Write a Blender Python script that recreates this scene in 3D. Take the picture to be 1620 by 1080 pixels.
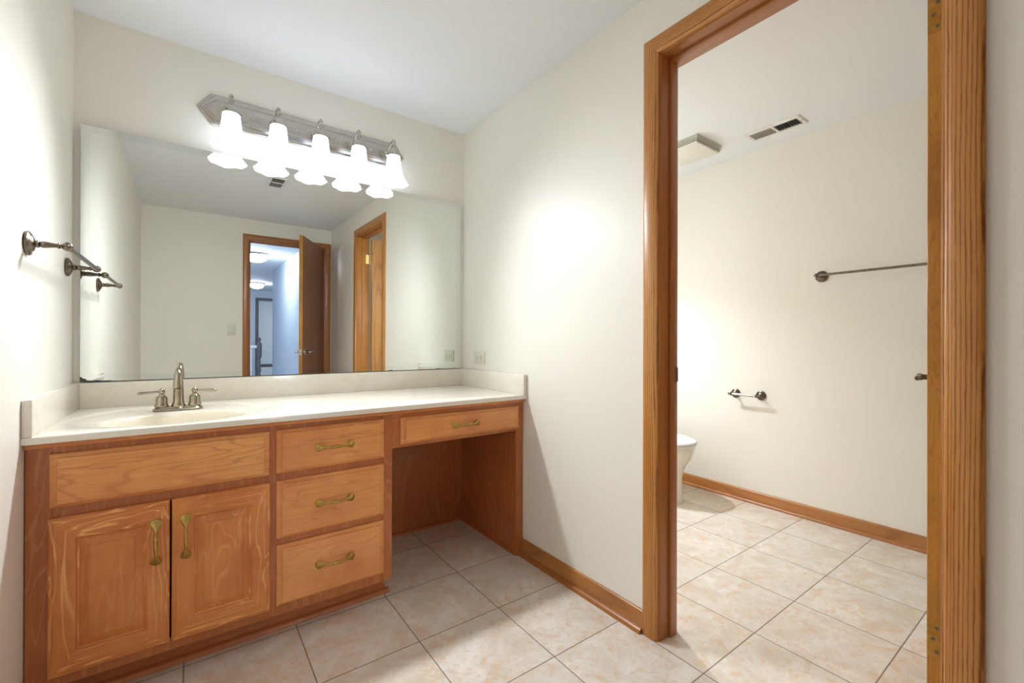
import bpy, bmesh, math, random
from mathutils import Vector, Matrix
PI = math.pi
random.seed(7)
for o in list(bpy.data.objects): bpy.data.objects.remove(o)
SC = bpy.context.scene
COL = SC.collection

# ------------------------------------------------------------------ camera, world, exposure
cam_d = bpy.data.cameras.new('camera'); cam = bpy.data.objects.new('camera', cam_d); COL.objects.link(cam)
cam_d.sensor_width = 36.0; cam_d.sensor_fit = 'HORIZONTAL'; cam_d.lens = 36.0 * 696.0 / 1620.0
cam_d.clip_start = 0.02; cam_d.clip_end = 100
YAW, PIT, ROL = math.radians(36.05), math.radians(0.0838), math.radians(-0.1529)
R0 = Matrix.Rotation(-YAW, 4, 'Z') @ Matrix.Rotation(PI / 2 + PIT, 4, 'X') @ Matrix.Rotation(-ROL, 4, 'Z')
cam.matrix_world = Matrix.Translation((-1.3232, -2.314, 1.0431)) @ R0
SC.camera = cam
w = bpy.data.worlds.new('world'); SC.world = w; w.use_nodes = True
w.node_tree.nodes['Background'].inputs[0].default_value = (0.75, 0.87, 1.0, 1)
w.node_tree.nodes['Background'].inputs[1].default_value = 1.6
SC.view_settings.view_transform = 'Standard'; SC.view_settings.look = 'None'
SC.view_settings.gamma = 1; SC.view_settings.use_curve_mapping = False
SC.view_settings.exposure = 0.98
SHADE_E = 0.30          # the frosted glass shades of the vanity light
BULB_W = 0.55
SCONCE_E = 10.0
VANITY_W = 18.0         # base strength of the spot added below each vanity shade
SCONCE_W = 14.0
HALL_E = 50.0
SC.cycles.use_denoising = True
SC.cycles.max_bounces = 14; SC.cycles.diffuse_bounces = 8; SC.cycles.glossy_bounces = 6
SC.cycles.sample_clamp_indirect = 8.0
SC.cycles.caustics_reflective = True

# ------------------------------------------------------------------ materials
class NT:
    def __init__(s, name):
        s.m = bpy.data.materials.new(name); s.m.use_nodes = True
        s.t = s.m.node_tree; s.n = s.t.nodes; s.b = s.n['Principled BSDF']; s.out = s.n['Material Output']
    def new(s, t, **k):
        n = s.n.new(t)
        for a, v in k.items(): setattr(n, a, v)
        return n
    def link(s, a, b): s.t.links.new(a, b)
    def val(s, sock, v):
        if hasattr(v, 'is_linked') or hasattr(v, 'links'): s.link(v, sock)
        else: sock.default_value = v
    def math(s, op, a, b=None, clamp=False):
        n = s.new('ShaderNodeMath', operation=op); n.use_clamp = clamp
        s.val(n.inputs[0], a)
        if b is not None: s.val(n.inputs[1], b)
        return n.outputs[0]
    def mix(s, f, a, b, mode='MIX'):
        n = s.new('ShaderNodeMix', data_type='RGBA', blend_type=mode)
        s.val(n.inputs[0], f); s.val(n.inputs[6], a); s.val(n.inputs[7], b)
        return n.outputs[2]
    def noise(s, vec, scale, detail=4, rough=.5, dist=0, dim='3D'):
        n = s.new('ShaderNodeTexNoise', noise_dimensions=dim)
        s.link(vec, n.inputs['Vector']); n.inputs['Scale'].default_value = scale
        n.inputs['Detail'].default_value = detail; n.inputs['Roughness'].default_value = rough
        n.inputs['Distortion'].default_value = dist
        return n.outputs[0]
    def ramp(s, f, stops):
        n = s.new('ShaderNodeValToRGB'); s.link(f, n.inputs[0]); e = n.color_ramp.elements
        while len(e) < len(stops): e.new(.5)
        for i, (p, c) in enumerate(stops):
            e[i].position = p; e[i].color = (c[0], c[1], c[2], 1) if hasattr(c, '__len__') else (c, c, c, 1)
        return n.outputs[0]
    def coord(s, scale=(1, 1, 1), rnd=True):
        tc = s.new('ShaderNodeTexCoord'); v = tc.outputs['Object']
        if rnd:
            oi = s.new('ShaderNodeObjectInfo')
            cx = s.new('ShaderNodeCombineXYZ')
            for i, k in enumerate((7.3, 3.1, 11.7)): s.link(s.math('MULTIPLY', oi.outputs['Random'], k), cx.inputs[i])
            a = s.new('ShaderNodeVectorMath', operation='ADD'); s.link(v, a.inputs[0]); s.link(cx.outputs[0], a.inputs[1]); v = a.outputs[0]
        m = s.new('ShaderNodeVectorMath', operation='MULTIPLY'); s.link(v, m.inputs[0]); m.inputs[1].default_value = scale
        return m.outputs[0]
    def bump(s, h, strength, dist=.001):
        n = s.new('ShaderNodeBump'); n.inputs['Strength'].default_value = strength; n.inputs['Distance'].default_value = dist
        s.link(h, n.inputs['Height']); s.link(n.outputs[0], s.b.inputs['Normal'])
    def set(s, **k):
        for a, v in k.items(): s.val(s.b.inputs[a.replace('_', ' ')], v)
        return s
def rgb(*c): return (c[0], c[1], c[2], 1.0)
def srgb(r, g, b):
    f = lambda x: (x / 255 / 12.92) if x <= 10 else ((x / 255 + .055) / 1.055) ** 2.4
    return (f(r), f(g), f(b), 1.0)

def simple(name, col, rough=.5, metal=0, coat=0, spec=.5, noise=0, nscale=30):
    t = NT(name); t.set(Roughness=rough, Metallic=metal)
    t.b.inputs['Coat Weight'].default_value = coat; t.b.inputs['Specular IOR Level'].default_value = spec
    v = t.coord(); f = t.noise(v, nscale, 3)
    if noise: t.set(Base_Color=t.mix(f, rgb(*[c * (1 - noise) for c in col[:3]]), rgb(*[min(1, c * (1 + noise)) for c in col[:3]])))
    else: t.set(Base_Color=col)
    return t.m
def paint(name, col, rough=.38, bump=.12):
    t = NT(name); v = t.coord(rnd=False)
    f = t.noise(v, 1.4, 2); t.set(Base_Color=t.mix(f, rgb(*[c * .985 for c in col[:3]]), col), Roughness=rough)
    t.b.inputs['Specular IOR Level'].default_value = .3
    t.bump(t.noise(v, 260, 3), bump, .0006)
    return t.m

M = {}
M['wall'] = paint('cream_wall_paint', rgb(.88, .86, .79), .42)
M['ceiling'] = paint('white_ceiling_paint', rgb(.865, .895, .935), .7)
M['hall'] = paint('hall_daylight_blue_paint', rgb(.56, .63, .74), .6)  # the blue cast of daylight is put into this wall colour
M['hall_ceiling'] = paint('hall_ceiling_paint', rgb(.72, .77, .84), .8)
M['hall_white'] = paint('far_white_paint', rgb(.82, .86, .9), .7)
M['carpet'] = simple('pale_carpet', rgb(.72, .72, .72), .95, noise=.12, nscale=300)

def maple(name, axis='X', dark=(.60, .19, .042), light=(.80, .33, .09), line=(.95, .52, .19), lines=.5, knot=1.0):
    t = NT(name)
    sc = {'X': (1, 6, 7), 'Z': (7, 6, 1), 'Y': (7, 1, 7)}[axis]
    v = t.coord(sc)
    warp = t.noise(v, 1.7 * knot, 2.5, .5, .6)
    rings = t.math('SINE', t.math('MULTIPLY', warp, 62))
    ringn = t.ramp(rings, [(0, 0), (.72, .1), (.97, 1)]) if False else None
    r01 = t.math('MULTIPLY_ADD', rings, .5); r01.node.inputs[2].default_value = .5
    crest = t.math('POWER', r01, 13)
    patch = t.ramp(t.noise(v, .9, 2), [(.38, .15), (.52, 1)])
    sc2 = {'X': (3, 160, 160), 'Z': (160, 160, 3), 'Y': (160, 3, 160)}[axis]
    fib = t.noise(t.coord(sc2), 1, 3, .6)
    blot = t.noise(t.coord((2.2, 2.2, 2.2)), 1.6, 4, .6)
    c = t.mix(t.ramp(blot, [(.32, 0), (.68, 1)]), rgb(*dark), rgb(*light))
    c = t.mix(t.math('MULTIPLY', t.math('MULTIPLY', crest, patch), lines), c, rgb(*line))
    c = t.mix(t.math('MULTIPLY', t.ramp(fib, [(.35, 1), (.6, 0)]), .20), c, rgb(dark[0] * .62, dark[1] * .6, dark[2] * .6))
    t.set(Base_Color=c, Roughness=.36); t.b.inputs['Coat Weight'].default_value = .15; t.b.inputs['Coat Roughness'].default_value = .25
    t.bump(fib, .08, .0005)
    return t.m
def oak(name, axis='Z', base=(.52, .205, .040), dark=(.19, .055, .009), light=(.63, .285, .066), strength=.9, period=.0080):
    t = NT(name); v0 = t.coord((1, 1, 1))
    sp = t.new('ShaderNodeSeparateXYZ'); t.link(v0, sp.inputs[0]); ia = {'X': (1, 2), 'Z': (0, 1), 'Y': (0, 2)}[axis]
    across = t.math('ADD', sp.outputs[ia[0]], sp.outputs[ia[1]])
    def sc(a, l): return {'X': (l, a, a), 'Z': (a, a, l), 'Y': (a, l, a)}[axis]
    def vs(a, l):
        m = t.new('ShaderNodeVectorMath', operation='MULTIPLY'); t.link(v0, m.inputs[0]); m.inputs[1].default_value = sc(a, l); return m.outputs[0]
    w1 = t.noise(vs(9, 1.1), 1, 2, .5); w2 = t.noise(vs(160, 22), 1, 3, .6); gate = t.noise(vs(60, 9), 1, 3, .6)
    ph = t.math('ADD', t.math('MULTIPLY', across, 2 * PI / period), t.math('ADD', t.math('MULTIPLY', w1, 22), t.math('MULTIPLY', w2, 3.2)))
    r01 = t.math('MULTIPLY_ADD', t.math('SINE', ph), .5); r01.node.inputs[2].default_value = .5
    ln = t.math('MULTIPLY', t.math('POWER', r01, 3.5), t.ramp(gate, [(.25, .35), (.6, 1)]))
    pore = t.noise(t.coord(sc(420, 9)), 1, 3, .7); pr = t.ramp(pore, [(.38, 1), (.55, 0)])
    tone = t.noise(vs(14, 1.5), 1, 3)
    c = t.mix(t.ramp(tone, [(.3, 0), (.7, 1)]), rgb(*base), rgb(*light))
    c = t.mix(t.math('MULTIPLY', ln, strength), c, rgb(*dark)); c = t.mix(t.math('MULTIPLY', pr, .2 * strength), c, rgb(*dark))
    t.set(Base_Color=c, Roughness=.34); t.b.inputs['Coat Weight'].default_value = .2; t.b.inputs['Coat Roughness'].default_value = .22
    t.bump(pore, .12, .0005); return t.m
def oak_veneer(name, axis='Z', base=(.56, .215, .055), dark=(.24, .07, .015), light=(.66, .29, .085), strength=.8, freq=1.0):
    t = NT(name)
    a = 22 * freq; sc = {'X': (1.2, a, a), 'Z': (a, a, 1.2), 'Y': (a, 1.2, a)}[axis]
    v = t.coord(sc)
    warp = t.noise(v, .28, 2, .5, .3)
    rings = t.math('SINE', t.math('MULTIPLY', warp, 95))
    r01 = t.math('MULTIPLY_ADD', rings, .5); r01.node.inputs[2].default_value = .5
    ln = t.math('POWER', r01, 5)
    sc2 = {'X': (7, 420, 420), 'Z': (420, 420, 7), 'Y': (420, 7, 420)}[axis]
    pore = t.noise(t.coord(sc2), 1, 3, .7)
    pr = t.ramp(pore, [(.40, 1), (.56, 0)])
    tone = t.noise(t.coord({'X': (1, 9, 9), 'Z': (9, 9, 1), 'Y': (9, 1, 9)}[axis]), 1.2, 3)
    c = t.mix(t.ramp(tone, [(.3, 0), (.7, 1)]), rgb(*base), rgb(*light))
    lnb = t.math('MULTIPLY', ln, t.math('MULTIPLY_ADD', pr, .5)); lnb.node.inputs[1].links[0].from_node.inputs[2].default_value = .5
    c = t.mix(t.math('MULTIPLY', lnb, strength), c, rgb(*dark))
    c = t.mix(t.math('MULTIPLY', pr, .22 * strength), c, rgb(*dark))
    t.set(Base_Color=c, Roughness=.34); t.b.inputs['Coat Weight'].default_value = .2; t.b.inputs['Coat Roughness'].default_value = .22
    t.bump(pore, .12, .0005)
    return t.m
for ax in 'XZ':
    M['maple' + ax] = maple('stained_maple_' + ax, ax, lines=.35)
M['frameX'] = maple('stained_maple_rail_x', 'X', lines=.9, knot=1.15, dark=(.60, .19, .042))
M['frameZ'] = maple('stained_maple_rail_z', 'Z', lines=.9, knot=1.15, dark=(.60, .19, .042))
M['drawerX'] = maple('light_stained_maple', 'X', dark=(.70, .26, .075), light=(.86, .41, .135), line=(.56, .19, .05), lines=.6, knot=.9)
M['caseX'] = maple('dark_stained_maple_x', 'X', dark=(.42, .13, .038), light=(.54, .18, .052), lines=.15)
M['caseZ'] = maple('dark_stained_maple_z', 'Z', dark=(.42, .13, .038), light=(.55, .185, .054), lines=.2)
for ax in 'XYZ':
    M['oak' + ax] = oak('oak_trim_' + ax, ax)
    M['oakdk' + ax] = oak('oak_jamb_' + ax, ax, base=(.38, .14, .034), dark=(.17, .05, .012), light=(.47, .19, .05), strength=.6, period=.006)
M['baseY'] = oak_veneer('oak_baseboard_Y', 'Y', base=(.42, .165, .042), dark=(.2, .07, .018), light=(.50, .215, .06), strength=.6, freq=.6)
M['baseX'] = oak_veneer('oak_baseboard_X', 'X', base=(.42, .165, .042), dark=(.2, .07, .018), light=(.50, .215, .06), strength=.6, freq=.6)
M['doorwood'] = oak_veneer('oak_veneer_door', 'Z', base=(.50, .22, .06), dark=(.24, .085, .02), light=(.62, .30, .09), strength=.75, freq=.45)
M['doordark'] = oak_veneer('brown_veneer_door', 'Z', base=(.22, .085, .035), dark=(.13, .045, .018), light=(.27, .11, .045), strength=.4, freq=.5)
M['birch'] = maple('birch_door_edge', 'Z', dark=(.40, .17, .018), light=(.66, .32, .05), line=(.28, .11, .015), lines=.5, knot=3)
M['greydark'] = simple('grey_brown_stain', rgb(.13, .12, .13), .6)

def tile_mat():
    t = NT('beige_stone_floor_tile')
    S, GX, GY = .3315, -.3467, -.8855
    tc = t.new('ShaderNodeTexCoord'); sp = t.new('ShaderNodeSeparateXYZ'); t.link(tc.outputs['Object'], sp.inputs[0])
    u = t.math('DIVIDE', t.math('SUBTRACT', sp.outputs[0], GX), S); v = t.math('DIVIDE', t.math('SUBTRACT', sp.outputs[1], GY), S)
    def edge(a):
        f = t.math('FRACT', a); return t.math('MINIMUM', f, t.math('SUBTRACT', 1.0, f))
    e = t.math('MINIMUM', edge(u), edge(v))
    grout = t.ramp(e, [(.0035, 1), (.0065, 0)])
    cb = t.new('ShaderNodeCombineXYZ'); t.link(t.math('FLOOR', u), cb.inputs[0]); t.link(t.math('FLOOR', v), cb.inputs[1])
    wn = t.new('ShaderNodeTexWhiteNoise', noise_dimensions='2D'); t.link(cb.outputs[0], wn.inputs[0])
    off = t.new('ShaderNodeVectorMath', operation='SCALE'); t.link(wn.outputs['Color'], off.inputs[0]); off.inputs['Scale'].default_value = 9
    ad = t.new('ShaderNodeVectorMath', operation='ADD'); t.link(tc.outputs['Object'], ad.inputs[0]); t.link(off.outputs[0], ad.inputs[1])
    vec = ad.outputs[0]
    n1 = t.noise(vec, 7, 6, .62, .8); n2 = t.noise(vec, 15, 8, .68, 1.4); n3 = t.noise(vec, 5, 3, .5, .4); n4 = t.noise(vec, 70, 5, .7, .5)
    c = t.mix(t.ramp(n1, [(.36, 0), (.64, 1)]), rgb(.66, .575, .48), rgb(.82, .78, .72))
    c = t.mix(t.math('MULTIPLY', t.ramp(n3, [(.46, 0), (.66, 1)]), .55), c, rgb(.74, .725, .70))
    c = t.mix(t.math('MULTIPLY', t.ramp(n2, [(.50, 0), (.63, 1)]), .8), c, rgb(.70, .53, .37))
    c = t.mix(t.math('MULTIPLY', t.ramp(n4, [(.54, 0), (.70, 1)]), .5), c, rgb(.52, .43, .33))
    c = t.mix(.5, c, t.mix(t.math('MULTIPLY', wn.outputs['Value'], .16), c, rgb(.45, .36, .27)))
    c = t.mix(grout, c, rgb(.23, .18, .135))
    t.set(Base_Color=c, Roughness=t.mix(grout, rgb(.33, .33, .33), rgb(.85, .85, .85)))
    t.bump(t.math('SUBTRACT', t.math('MULTIPLY', n1, .25), grout), .5, .0015)
    return t.m
M['tile'] = tile_mat()

def marble(name, base, vein):
    t = NT(name); v = t.coord(rnd=False)
    n = t.noise(v, 6, 6, .6, 2.2); n2 = t.noise(v, 2.3, 4, .5, 1)
    c = t.mix(t.math('MULTIPLY', t.ramp(n, [(.48, 0), (.53, 1), (.58, 0)]), .35), base, vein)
    c = t.mix(t.math('MULTIPLY', n2, .3), c, vein)
    t.set(Base_Color=c, Roughness=.16); t.b.inputs['Coat Weight'].default_value = .3; t.b.inputs['Coat Roughness'].default_value = .08
    return t.m
M['marble'] = marble('cultured_marble', rgb(.86, .825, .735), rgb(.78, .70, .57))
M['bowl'] = marble('cultured_marble_basin', rgb(.84, .785, .66), rgb(.78, .69, .55))

def metal(name, c1, c2, rough=.28, scale=60):
    t = NT(name); v = t.coord(); f = t.noise(v, scale, 4, .6)
    t.set(Base_Color=t.mix(t.ramp(f, [(.35, 0), (.65, 1)]), rgb(*c1), rgb(*c2)), Metallic=1.0, Roughness=rough)
    return t.m
M['nickel'] = metal('brushed_nickel', (.50, .475, .44), (.56, .535, .50), .24)
M['pewter'] = metal('antique_pewter', (.15, .12, .09), (.25, .21, .17), .28)
M['faucet'] = metal('antique_nickel', (.36, .30, .21), (.46, .41, .33), .18)
M['brass'] = metal('antique_brass', (.42, .28, .065), (.60, .43, .13), .36, 130)
M['hingebrass'] = metal('polished_brass', (.85, .56, .17), (.95, .68, .27), .25)
M['woodtonehinge'] = metal('wood_tone_brass_leaf', (.45, .24, .05), (.60, .34, .09), .45, 40)  # brass hinge leaf in the colour of the wood beside it
M['chrome'] = metal('chrome', (.7, .7, .7), (.8, .8, .8), .12)
M['dark'] = simple('dark_void', rgb(.015, .013, .012), .7)
M['slotgrey'] = simple('duct_grey', rgb(.07, .066, .058), .7)
M['whitemetal'] = simple('white_enamel', rgb(.80, .79, .76), .45)
M['louverdark'] = simple('dark_louver', rgb(.17, .16, .145), .5)
M['greymetal'] = simple('grey_louver', rgb(.36, .34, .31), .5)
M['ivory'] = simple('ivory_plastic', rgb(.74, .72, .62), .4)
M['almond'] = simple('off_white_plastic', rgb(.80, .79, .72), .5)
M['porcelain'] = simple('biscuit_porcelain', rgb(.86, .83, .74), .12, coat=.4)
M['seat'] = simple('white_seat_plastic', rgb(.88, .875, .85), .25)

def mirror_mat():
    t = NT('silvered_mirror_glass')
    t.set(Base_Color=rgb(.86, .89, .865), Metallic=1.0, Roughness=0.0)
    return t.m
M['mirror'] = mirror_mat()
t = NT('mirror_border_glass'); t.set(Base_Color=rgb(.80, .84, .82), Metallic=1.0, Roughness=.012); M['bevel'] = t.m
t = NT('desilvered_mirror_edge'); f = t.noise(t.coord((1, 1, 1), rnd=False), 60, 4)
t.set(Base_Color=t.mix(f, rgb(.02, .025, .025), rgb(.10, .11, .11)), Roughness=.25); M['desilver'] = t.m
M['glassedge'] = simple('mirror_glass_edge', rgb(.35, .42, .38), .15)

def glow(name, col, strength):
    t = NT(name); t.set(Base_Color=rgb(.9, .9, .9), Roughness=.3)
    t.set(Emission_Color=rgb(*col), Emission_Strength=strength)
    return t.m
def frosted(name, col, e):
    t = NT(name); t.n.remove(t.b)
    d = t.new('ShaderNodeBsdfDiffuse'); d.inputs[0].default_value = rgb(.9, .92, .95)
    tr = t.new('ShaderNodeBsdfTranslucent'); tr.inputs[0].default_value = rgb(.9, .93, .97)
    mx = t.new('ShaderNodeMixShader'); mx.inputs[0].default_value = .45; t.link(d.outputs[0], mx.inputs[1]); t.link(tr.outputs[0], mx.inputs[2])
    em = t.new('ShaderNodeEmission'); em.inputs[0].default_value = rgb(*col); em.inputs[1].default_value = e
    ad = t.new('ShaderNodeAddShader'); t.link(mx.outputs[0], ad.inputs[0]); t.link(em.outputs[0], ad.inputs[1]); t.link(ad.outputs[0], t.out.inputs[0]); return t.m
M['shade'] = frosted('frosted_glass_shade', (.90, .955, 1.0), SHADE_E)
M['bulb'] = glow('lit_bulb', (.90, .955, 1.0), 5.0)
M['sconceglass'] = glow('frosted_sconce_glass', (.90, .95, 1.0), SCONCE_E)
M['hallglass'] = glow('hall_ceiling_glass', (.86, .93, 1.0), HALL_E)

# ------------------------------------------------------------------ geometry helpers
OFF = {}
def tag(o, label=None, cat=None, group=None, kind=None):
    if label: o['label'] = label
    if cat: o['category'] = cat
    if group: o['group'] = group
    if kind: o['kind'] = kind
    return o
def thing(name, label, cat, loc, group=None, rotz=0, local=False):
    o = bpy.data.objects.new(name, None); COL.objects.link(o); o.empty_display_size = .05
    o.location = loc; o.rotation_euler = (0, 0, rotz)
    OFF[o] = Vector((0, 0, 0)) if local else Vector(loc)
    return tag(o, label, cat, group)
class MB:
    def __init__(s): s.b = bmesh.new(); s.mats = [None]
    def box(s, x0, x1, y0, y1, z0, z1, mi=0):
        v = [s.b.verts.new((x, y, z)) for x in (x0, x1) for y in (y0, y1) for z in (z0, z1)]
        for f in ((0, 1, 3, 2), (4, 6, 7, 5), (0, 4, 5, 1), (2, 3, 7, 6), (0, 2, 6, 4), (1, 5, 7, 3)):
            s.b.faces.new([v[i] for i in f]).material_index = mi
        return s
    def loft(s, rings, closed=True, cap0=True, cap1=True, mi=0, mis=None):
        R = [[s.b.verts.new(p) for p in r] for r in rings]; n = len(R[0])
        for k in range(len(R) - 1):
            for i in range(n if closed else n - 1):
                j = (i + 1) % n
                f = s.b.faces.new((R[k][i], R[k][j], R[k + 1][j], R[k + 1][i])); f.material_index = mis(k, i) if mis else mi
        if cap0: s.b.faces.new(R[0][::-1]).material_index = mi
        if cap1: s.b.faces.new(R[-1]).material_index = mi
        return R
    def lathe(s, prof, c=(0, 0, 0), axis=(0, 0, 1), seg=24, sx=1.0, sy=1.0, cap0=True, cap1=True, rim=None, mi=0):
        q = Vector(axis).normalized().to_track_quat('Z', 'Y'); c = Vector(c); rings = []
        for k, (r, h) in enumerate(prof):
            ring = []
            for i in range(seg):
                a = 2 * PI * i / seg; dr, dh = rim(k, a) if rim else (0, 0)
                ring.append(c + q @ Vector(((r + dr) * math.cos(a) * sx, (r + dr) * math.sin(a) * sy, h + dh)))
            rings.append(ring)
        s.loft(rings, cap0=cap0, cap1=cap1, mi=mi); return s
    def tube(s, pts, rad, seg=12, cap=True, flat=None, up=(0, 0, 1), mi=0):
        pts = [Vector(p) for p in pts]; n = len(pts)
        if not hasattr(rad, '__len__'): rad = [rad] * n
        rings = []; u = None
        for i in range(n):
            t = (pts[min(i + 1, n - 1)] - pts[max(i - 1, 0)]).normalized()
            if u is None:
                up_ = Vector(up); up_ = up_ if abs(up_.dot(t)) < .95 else Vector((1, 0, 0))
                u = (up_ - t * up_.dot(t)).normalized()
            else: u = (u - t * u.dot(t)).normalized()
            w_ = t.cross(u)
            r = rad[i]; ru, rw = (r if not hasattr(r, '__len__') else r[0]), (r if not hasattr(r, '__len__') else r[1])
            rings.append([pts[i] + u * ru * math.cos(2 * PI * k / seg) + w_ * rw * math.sin(2 * PI * k / seg) for k in range(seg)])
        s.loft(rings, cap0=cap, cap1=cap, mi=mi); return s
    def sphere(s, c, r, seg=16, sx=1, sy=1, sz=1):
        m = Matrix.Translation(c) @ Matrix.Diagonal((sx, sy, sz, 1))
        bmesh.ops.create_uvsphere(s.b, u_segments=seg, v_segments=seg // 2 + 2, radius=r, matrix=m); return s
    def poly(s, pts, mi=0):
        f = s.b.faces.new([s.b.verts.new(p) for p in pts]); f.material_index = mi; return s
    def build(s, name, mat, parent=None, bevel=0, smooth=True, ang=38, seg=2, off=None):
        b = s.b
        bmesh.ops.remove_doubles(b, verts=b.verts, dist=1e-6)
        bmesh.ops.recalc_face_normals(b, faces=b.faces)
        if bevel:
            ed = [e for e in b.edges if len(e.link_faces) == 2 and e.calc_face_angle(0) > math.radians(30)]
            bmesh.ops.bevel(b, geom=ed, offset=bevel, segments=seg, profile=.5, affect='EDGES', clamp_overlap=True)
        if smooth:
            for f in b.faces: f.smooth = True
            for e in b.edges:
                if len(e.link_faces) != 2 or e.calc_face_angle(0) > math.radians(ang): e.smooth = False
        me = bpy.data.meshes.new(name)
        o0 = OFF.get(parent, Vector((0, 0, 0))) if off is None else off
        if o0.length: bmesh.ops.translate(b, verts=b.verts, vec=-o0)
        b.to_mesh(me); b.free()
        mats = mat if isinstance(mat, (list, tuple)) else [mat]
        for m in mats: me.materials.append(M[m] if isinstance(m, str) else m)
        ob = bpy.data.objects.new(name, me); COL.objects.link(ob)
        if parent is not None: ob.parent = parent
        OFF[ob] = o0
        return ob
def struct(name, mb, mat, parent=None, **k):
    o = mb.build(name, mat, parent, **k)
    if parent is None: o['kind'] = 'structure'
    return o
def dup_tree(root, loc, label=None, group=None):
    def cp(o, par):
        c = o.copy(); COL.objects.link(c)
        if par is not None: c.parent = par
        for ch in list(o.children): cp(ch, c)
        return c
    r = cp(root, None); r.location = loc
    if label: r['label'] = label
    if group: r['group'] = group
    return r

# ------------------------------------------------------------------ the setting
H = 2.29; W = 1.686; TX = 1.645; TW = .118       # ceiling height, room width, toilet room east wall, partition thickness
YS = -3.052; YSo = -3.17                          # south wall faces
DY0, DY1 = -1.379, -2.090                         # toilet doorway jamb faces
DZ = 2.050
def wbox(name, *a, mat='wall'): return struct(name, MB().box(*a), mat)
wbox('floor', -W - .1, TX + .1, YSo + .0, .1, -.05, 0, mat='tile')
wbox('ceiling', -W - .1, TX + .1, YSo, .1, H, H + .05, mat='ceiling')
wbox('wall_north', -W - .1, TX + .1, 0, .1, 0, H)
wbox('wall_west', -W - .1, -W, YS, 0, 0, H)
wbox('wall_toilet_east', TX, TX + .1, YSo, 0, 0, H)
wbox('wall_toilet_south', TW, TX, YSo, YS, 0, H)
J = .018
m = MB(); m.box(0, .098, DY0 + J, 0, 0, H); m.box(0, TW, YS, DY1 - J, 0, H); m.box(0, TW, DY1 - J, DY0 + J, DZ + J, H)
struct('wall_east', m, 'wall')
BX0, BX1 = -.812, -.070                           # bathroom doorway jamb faces in the south wall
m = MB(); m.box(-W, BX0 - J, YSo, YS, 0, H); m.box(BX1 + J, TW, YSo, YS, 0, H); m.box(BX0 - J, BX1 + J, YSo, YS, DZ + .02 + J, H)
struct('wall_south', m, 'wall')

def casing_set(y_or_x, axis, a0, a1, top, plane, side, mat, tn, depth=.016, width=.061, rev=.005):
    """three mitred pieces round an opening; axis = wall direction ('y' for a wall at constant x)"""
    lo, hi = min(a0, a1), max(a0, a1)
    i0, i1 = lo - rev, hi + rev; o0, o1 = i0 - width, i1 + width; ti = top + rev; to = ti + width
    def P(a, z, d):
        return (plane + side * d, a, z) if axis == 'y' else (a, plane + side * d, z)
    prof = [(0, 0), (0, depth * .72), (.004, depth * .92), (.010, depth), (width - .014, depth), (width - .009, depth * .80), (width - .004, depth * .78), (width, depth * .55), (width, 0)]   # from outer edge to inner
    def piece(path, name, mt):
        # path: list of (outer point, inner point) at the ends
        m = MB(); rings = []
        for (oa, oz), (ia, iz) in path:
            rings.append([P(oa + (ia - oa) * w_ / width, oz + (iz - oz) * w_ / width, d) for w_, d in prof])
        m.loft(rings); return struct(name, m, mt, ang=50)
    ax = 'Y' if axis == 'y' else 'X'
    ps = []
    ps.append(piece([((o0, 0), (i0, 0)), ((o0, to), (i0, ti))], 'trim_%d' % tn, mat + 'Z'))
    ps.append(piece([((o1, 0), (i1, 0)), ((o1, to), (i1, ti))], 'trim_%d' % (tn + 1), mat + 'Z'))
    ps.append(piece([((o0, to), (i0, ti)), ((o1, to), (i1, ti))], 'trim_%d' % (tn + 2), mat + ax))
    return ps
casing_set(0, 'y', DY1, DY0, DZ, 0.0, -1, 'oak', 1)
casing_set(0, 'x', BX0, BX1, DZ + .02, YS, 1, 'oakdk', 7, width=.058)
# jambs with stops: toilet doorway
def jamb_y(name, yf, sgn, mat='oakdkZ', xe=TW + .001):
    m = MB(); m.box(-.001, xe, yf, yf + sgn * J, 0, DZ + .0)
    m.box(.047, .079, yf - sgn * .010, yf, 0, DZ - .0); return struct(name, m, mat, bevel=.0015)
jamb_y('trim_10', DY0, 1, xe=.0985); jamb_y('trim_11', DY1, -1, mat='oakZ')  # same boards: lit near jamb coloured lighter, shaded far jamb darker
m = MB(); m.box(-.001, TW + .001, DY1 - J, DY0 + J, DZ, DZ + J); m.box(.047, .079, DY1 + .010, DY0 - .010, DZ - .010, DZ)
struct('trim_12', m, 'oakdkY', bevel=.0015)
m = MB(); m.box(BX0 - J, BX0, YSo - .001, YS + .001, 0, DZ + .02); m.box(BX0, BX0 + .011, YSo + .03, YSo + .07, 0, DZ + .02); struct('trim_13', m, 'oakdkZ', bevel=.0015)
m = MB(); m.box(BX1, BX1 + J, YSo - .001, YS + .001, 0, DZ + .02); m.box(BX1 - .011, BX1, YSo + .03, YSo + .07, 0, DZ + .02); struct('trim_14', m, 'oakdkZ', bevel=.0015)
m = MB(); m.box(BX0 - J, BX1 + J, YSo - .001, YS + .001, DZ + .02, DZ + .02 + J); m.box(BX0 + .011, BX1 - .011, YSo + .03, YSo + .07, DZ + .009, DZ + .02); struct('trim_15', m, 'oakdkX', bevel=.0015)

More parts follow.
